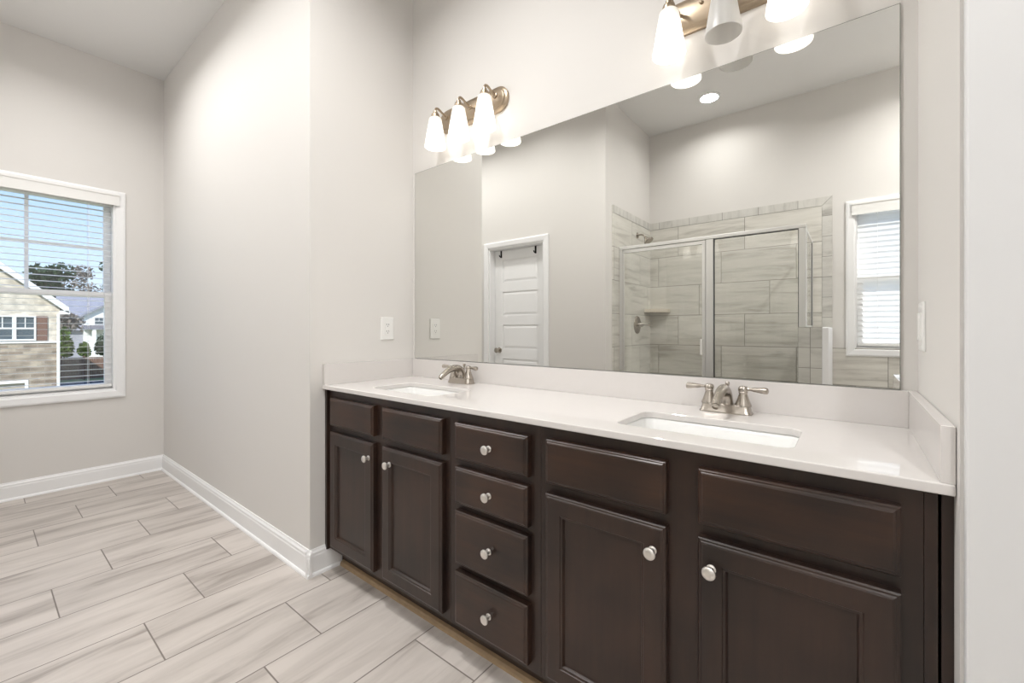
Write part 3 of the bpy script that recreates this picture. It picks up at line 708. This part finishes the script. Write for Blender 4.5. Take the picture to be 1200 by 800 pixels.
FX = -82.0
fh = thing('house', 'grey-roofed house with a white front gable, far behind the bushes', 'house')
GY0, GY1 = 8.07, 13.6; GM = (GY0+GY1)/2
obj('wing_wall', MB().box(FX-1, FX-12, 6.4, 18, GZ, 1.2), GSIDING, fh)
obj('wing_roof', MB().prism([(FX-.4, 1.0), (FX-6.5, 6.2), (FX-12.6, 1.0)], 'y', 5.9, 18.5).v and MB().loft([[(FX-.4, y, 1.0), (FX-6.5, y, 6.2), (FX-12.6, y, 1.0)] for y in (5.9, 18.5)]), SHING2, fh)
obj('gable_wall', MB().prism([(GY0, GZ), (GY1, GZ), (GY1, 3.1), (GM, 4.9), (GY0, 3.1)], 'x', FX, FX-6), SIDING, fh)
rr_ = MB()
for s in (1, -1):
    y1 = GM + s*(GM-GY0+.5)
    rr_.prism([(GM, 5.25), (y1, 3.05), (y1, 2.75), (GM, 4.95)], 'x', FX+.5, FX-6.2)
obj('gable_roof', rr_, SHING2, fh)
obj('porch_roof', MB().loft([[(FX+2.2, y, 1.15), (FX, y, 1.75), (FX, y, 1.15)] for y in (GY0-.2, GY1+.2)]), SHING, fh)
obj('porch_post', MB().box(FX+2.1, FX+1.8, GY0+.55, GY0+.95, GZ, 1.15), SIDING, fh)
house_window(fh, FX, GY0+1.0, GY0+2.0, 1.75, 2.9)

def foliage(cx, cy, cz, blobs, n, size):
    mb = MB()
    for _ in range(n):
        bx, by, bz, br, bh = random.choice(blobs)
        v = Vector((random.gauss(0, 1), random.gauss(0, 1), random.gauss(0, 1))).normalized()*(random.random()**.4)
        p = Vector((cx+bx+v.x*br, cy+by+v.y*br, cz+bz+v.z*bh))
        u = Vector((random.uniform(-1, 1), random.uniform(-1, 1), random.uniform(-1, 1))).normalized(); w = u.orthogonal().normalized()
        s = size*random.uniform(.6, 1.3)
        mb.add([p-u*s, p+w*s*.6, p+u*s, p-w*s*.6], [(0, 1, 2, 3)])
    return mb
def tree(label, x, y, top, r, leaf, n, group='trees behind the houses'):
    t = thing('tree', label, 'tree', (0, 0, 0), group)
    h = top-GZ; z0 = GZ+h*.45
    bl = [(random.uniform(-.4, .4)*r, random.uniform(-.6, .6)*r, h*.22+random.uniform(-.22, .28)*h*.9, r*random.uniform(.35, .6), r*random.uniform(.35, .6)) for _ in range(9)]
    bl = [(a, b, min(c, h*.55-e_*.8), d, e_) for a, b, c, d, e_ in bl]
    obj('crown', foliage(x, y, z0, bl, n, r*.10), leaf, t)
    tr = MB().tube([(x, y, GZ), (x+.1, y+.1, GZ+h*.4), (x, y-.1, GZ+h*.8)], [h*.028, h*.02, h*.008], 8)
    for k in range(6):
        a = random.uniform(0, 6.28); zz = GZ+h*random.uniform(.4, .7)
        tr.tube([(x, y, zz), (x+math.cos(a)*r*.5, y+math.sin(a)*r*.5, zz+h*.14)], [h*.008, h*.003], 6)
    obj('trunk', tr, BARK, t)
tree('dark bushy tree rising just right of the near gable', -101, 7.0, 12.2, 3.9, LEAF2, 1500)
tree('grey thin-crowned tree between the two darker trees', -116, 12.6, 13.6, 3.4, LEAF3, 700)
tree('tall dark tree at the right edge of the window view', -102, 15.6, 13.8, 4.2, LEAF2, 1600)
tree('low brownish tree right beside the near house corner', -66, 4.3, 3.6, 2.0, LEAF3, 900)
def shrub(label, x, y, r, h, leaf, n):
    t = thing('shrub', label, 'shrub', (0, 0, 0), 'shrubs along the brown fence')
    bl = [(0, 0, h*.5, r*.8, h*.45), (0, r*.3, h*.3, r*.7, h*.3), (0, -r*.3, h*.35, r*.7, h*.3)]
    obj('leaves', foliage(x, y, -1.3, bl, n, .16), leaf, t)
    obj('stem', MB().tube([(x, y, GZ), (x, y, -1.3+h*.6)], [.08, .03], 8), BARK, t)
shrub('tall bright green shrub next to the near house corner', -50.5, 3.25, .62, 2.9, LEAF1, 900)
shrub('low green shrub left of the porch post', -50.5, 4.45, .42, 1.5, LEAF1, 500)
shrub('dark green shrub in front of the far white house', -50.8, 5.75, .62, 2.2, LEAF2, 700)
fn = thing('fence', 'brown board fence at the foot of the window view', 'fence')
bd = MB(); y = 2.0
while y < 9:
    bd.box(-49, -49.03, y, y+.14, GZ+.05, -1.22); y += .15
obj('boards', bd, FENCEM, fn)
for k in range(4):
    obj('post', MB().box(-48.95, -49.08, 2.0+k*2.2, 2.14+k*2.2, GZ, -1.1), FENCEM, fn)
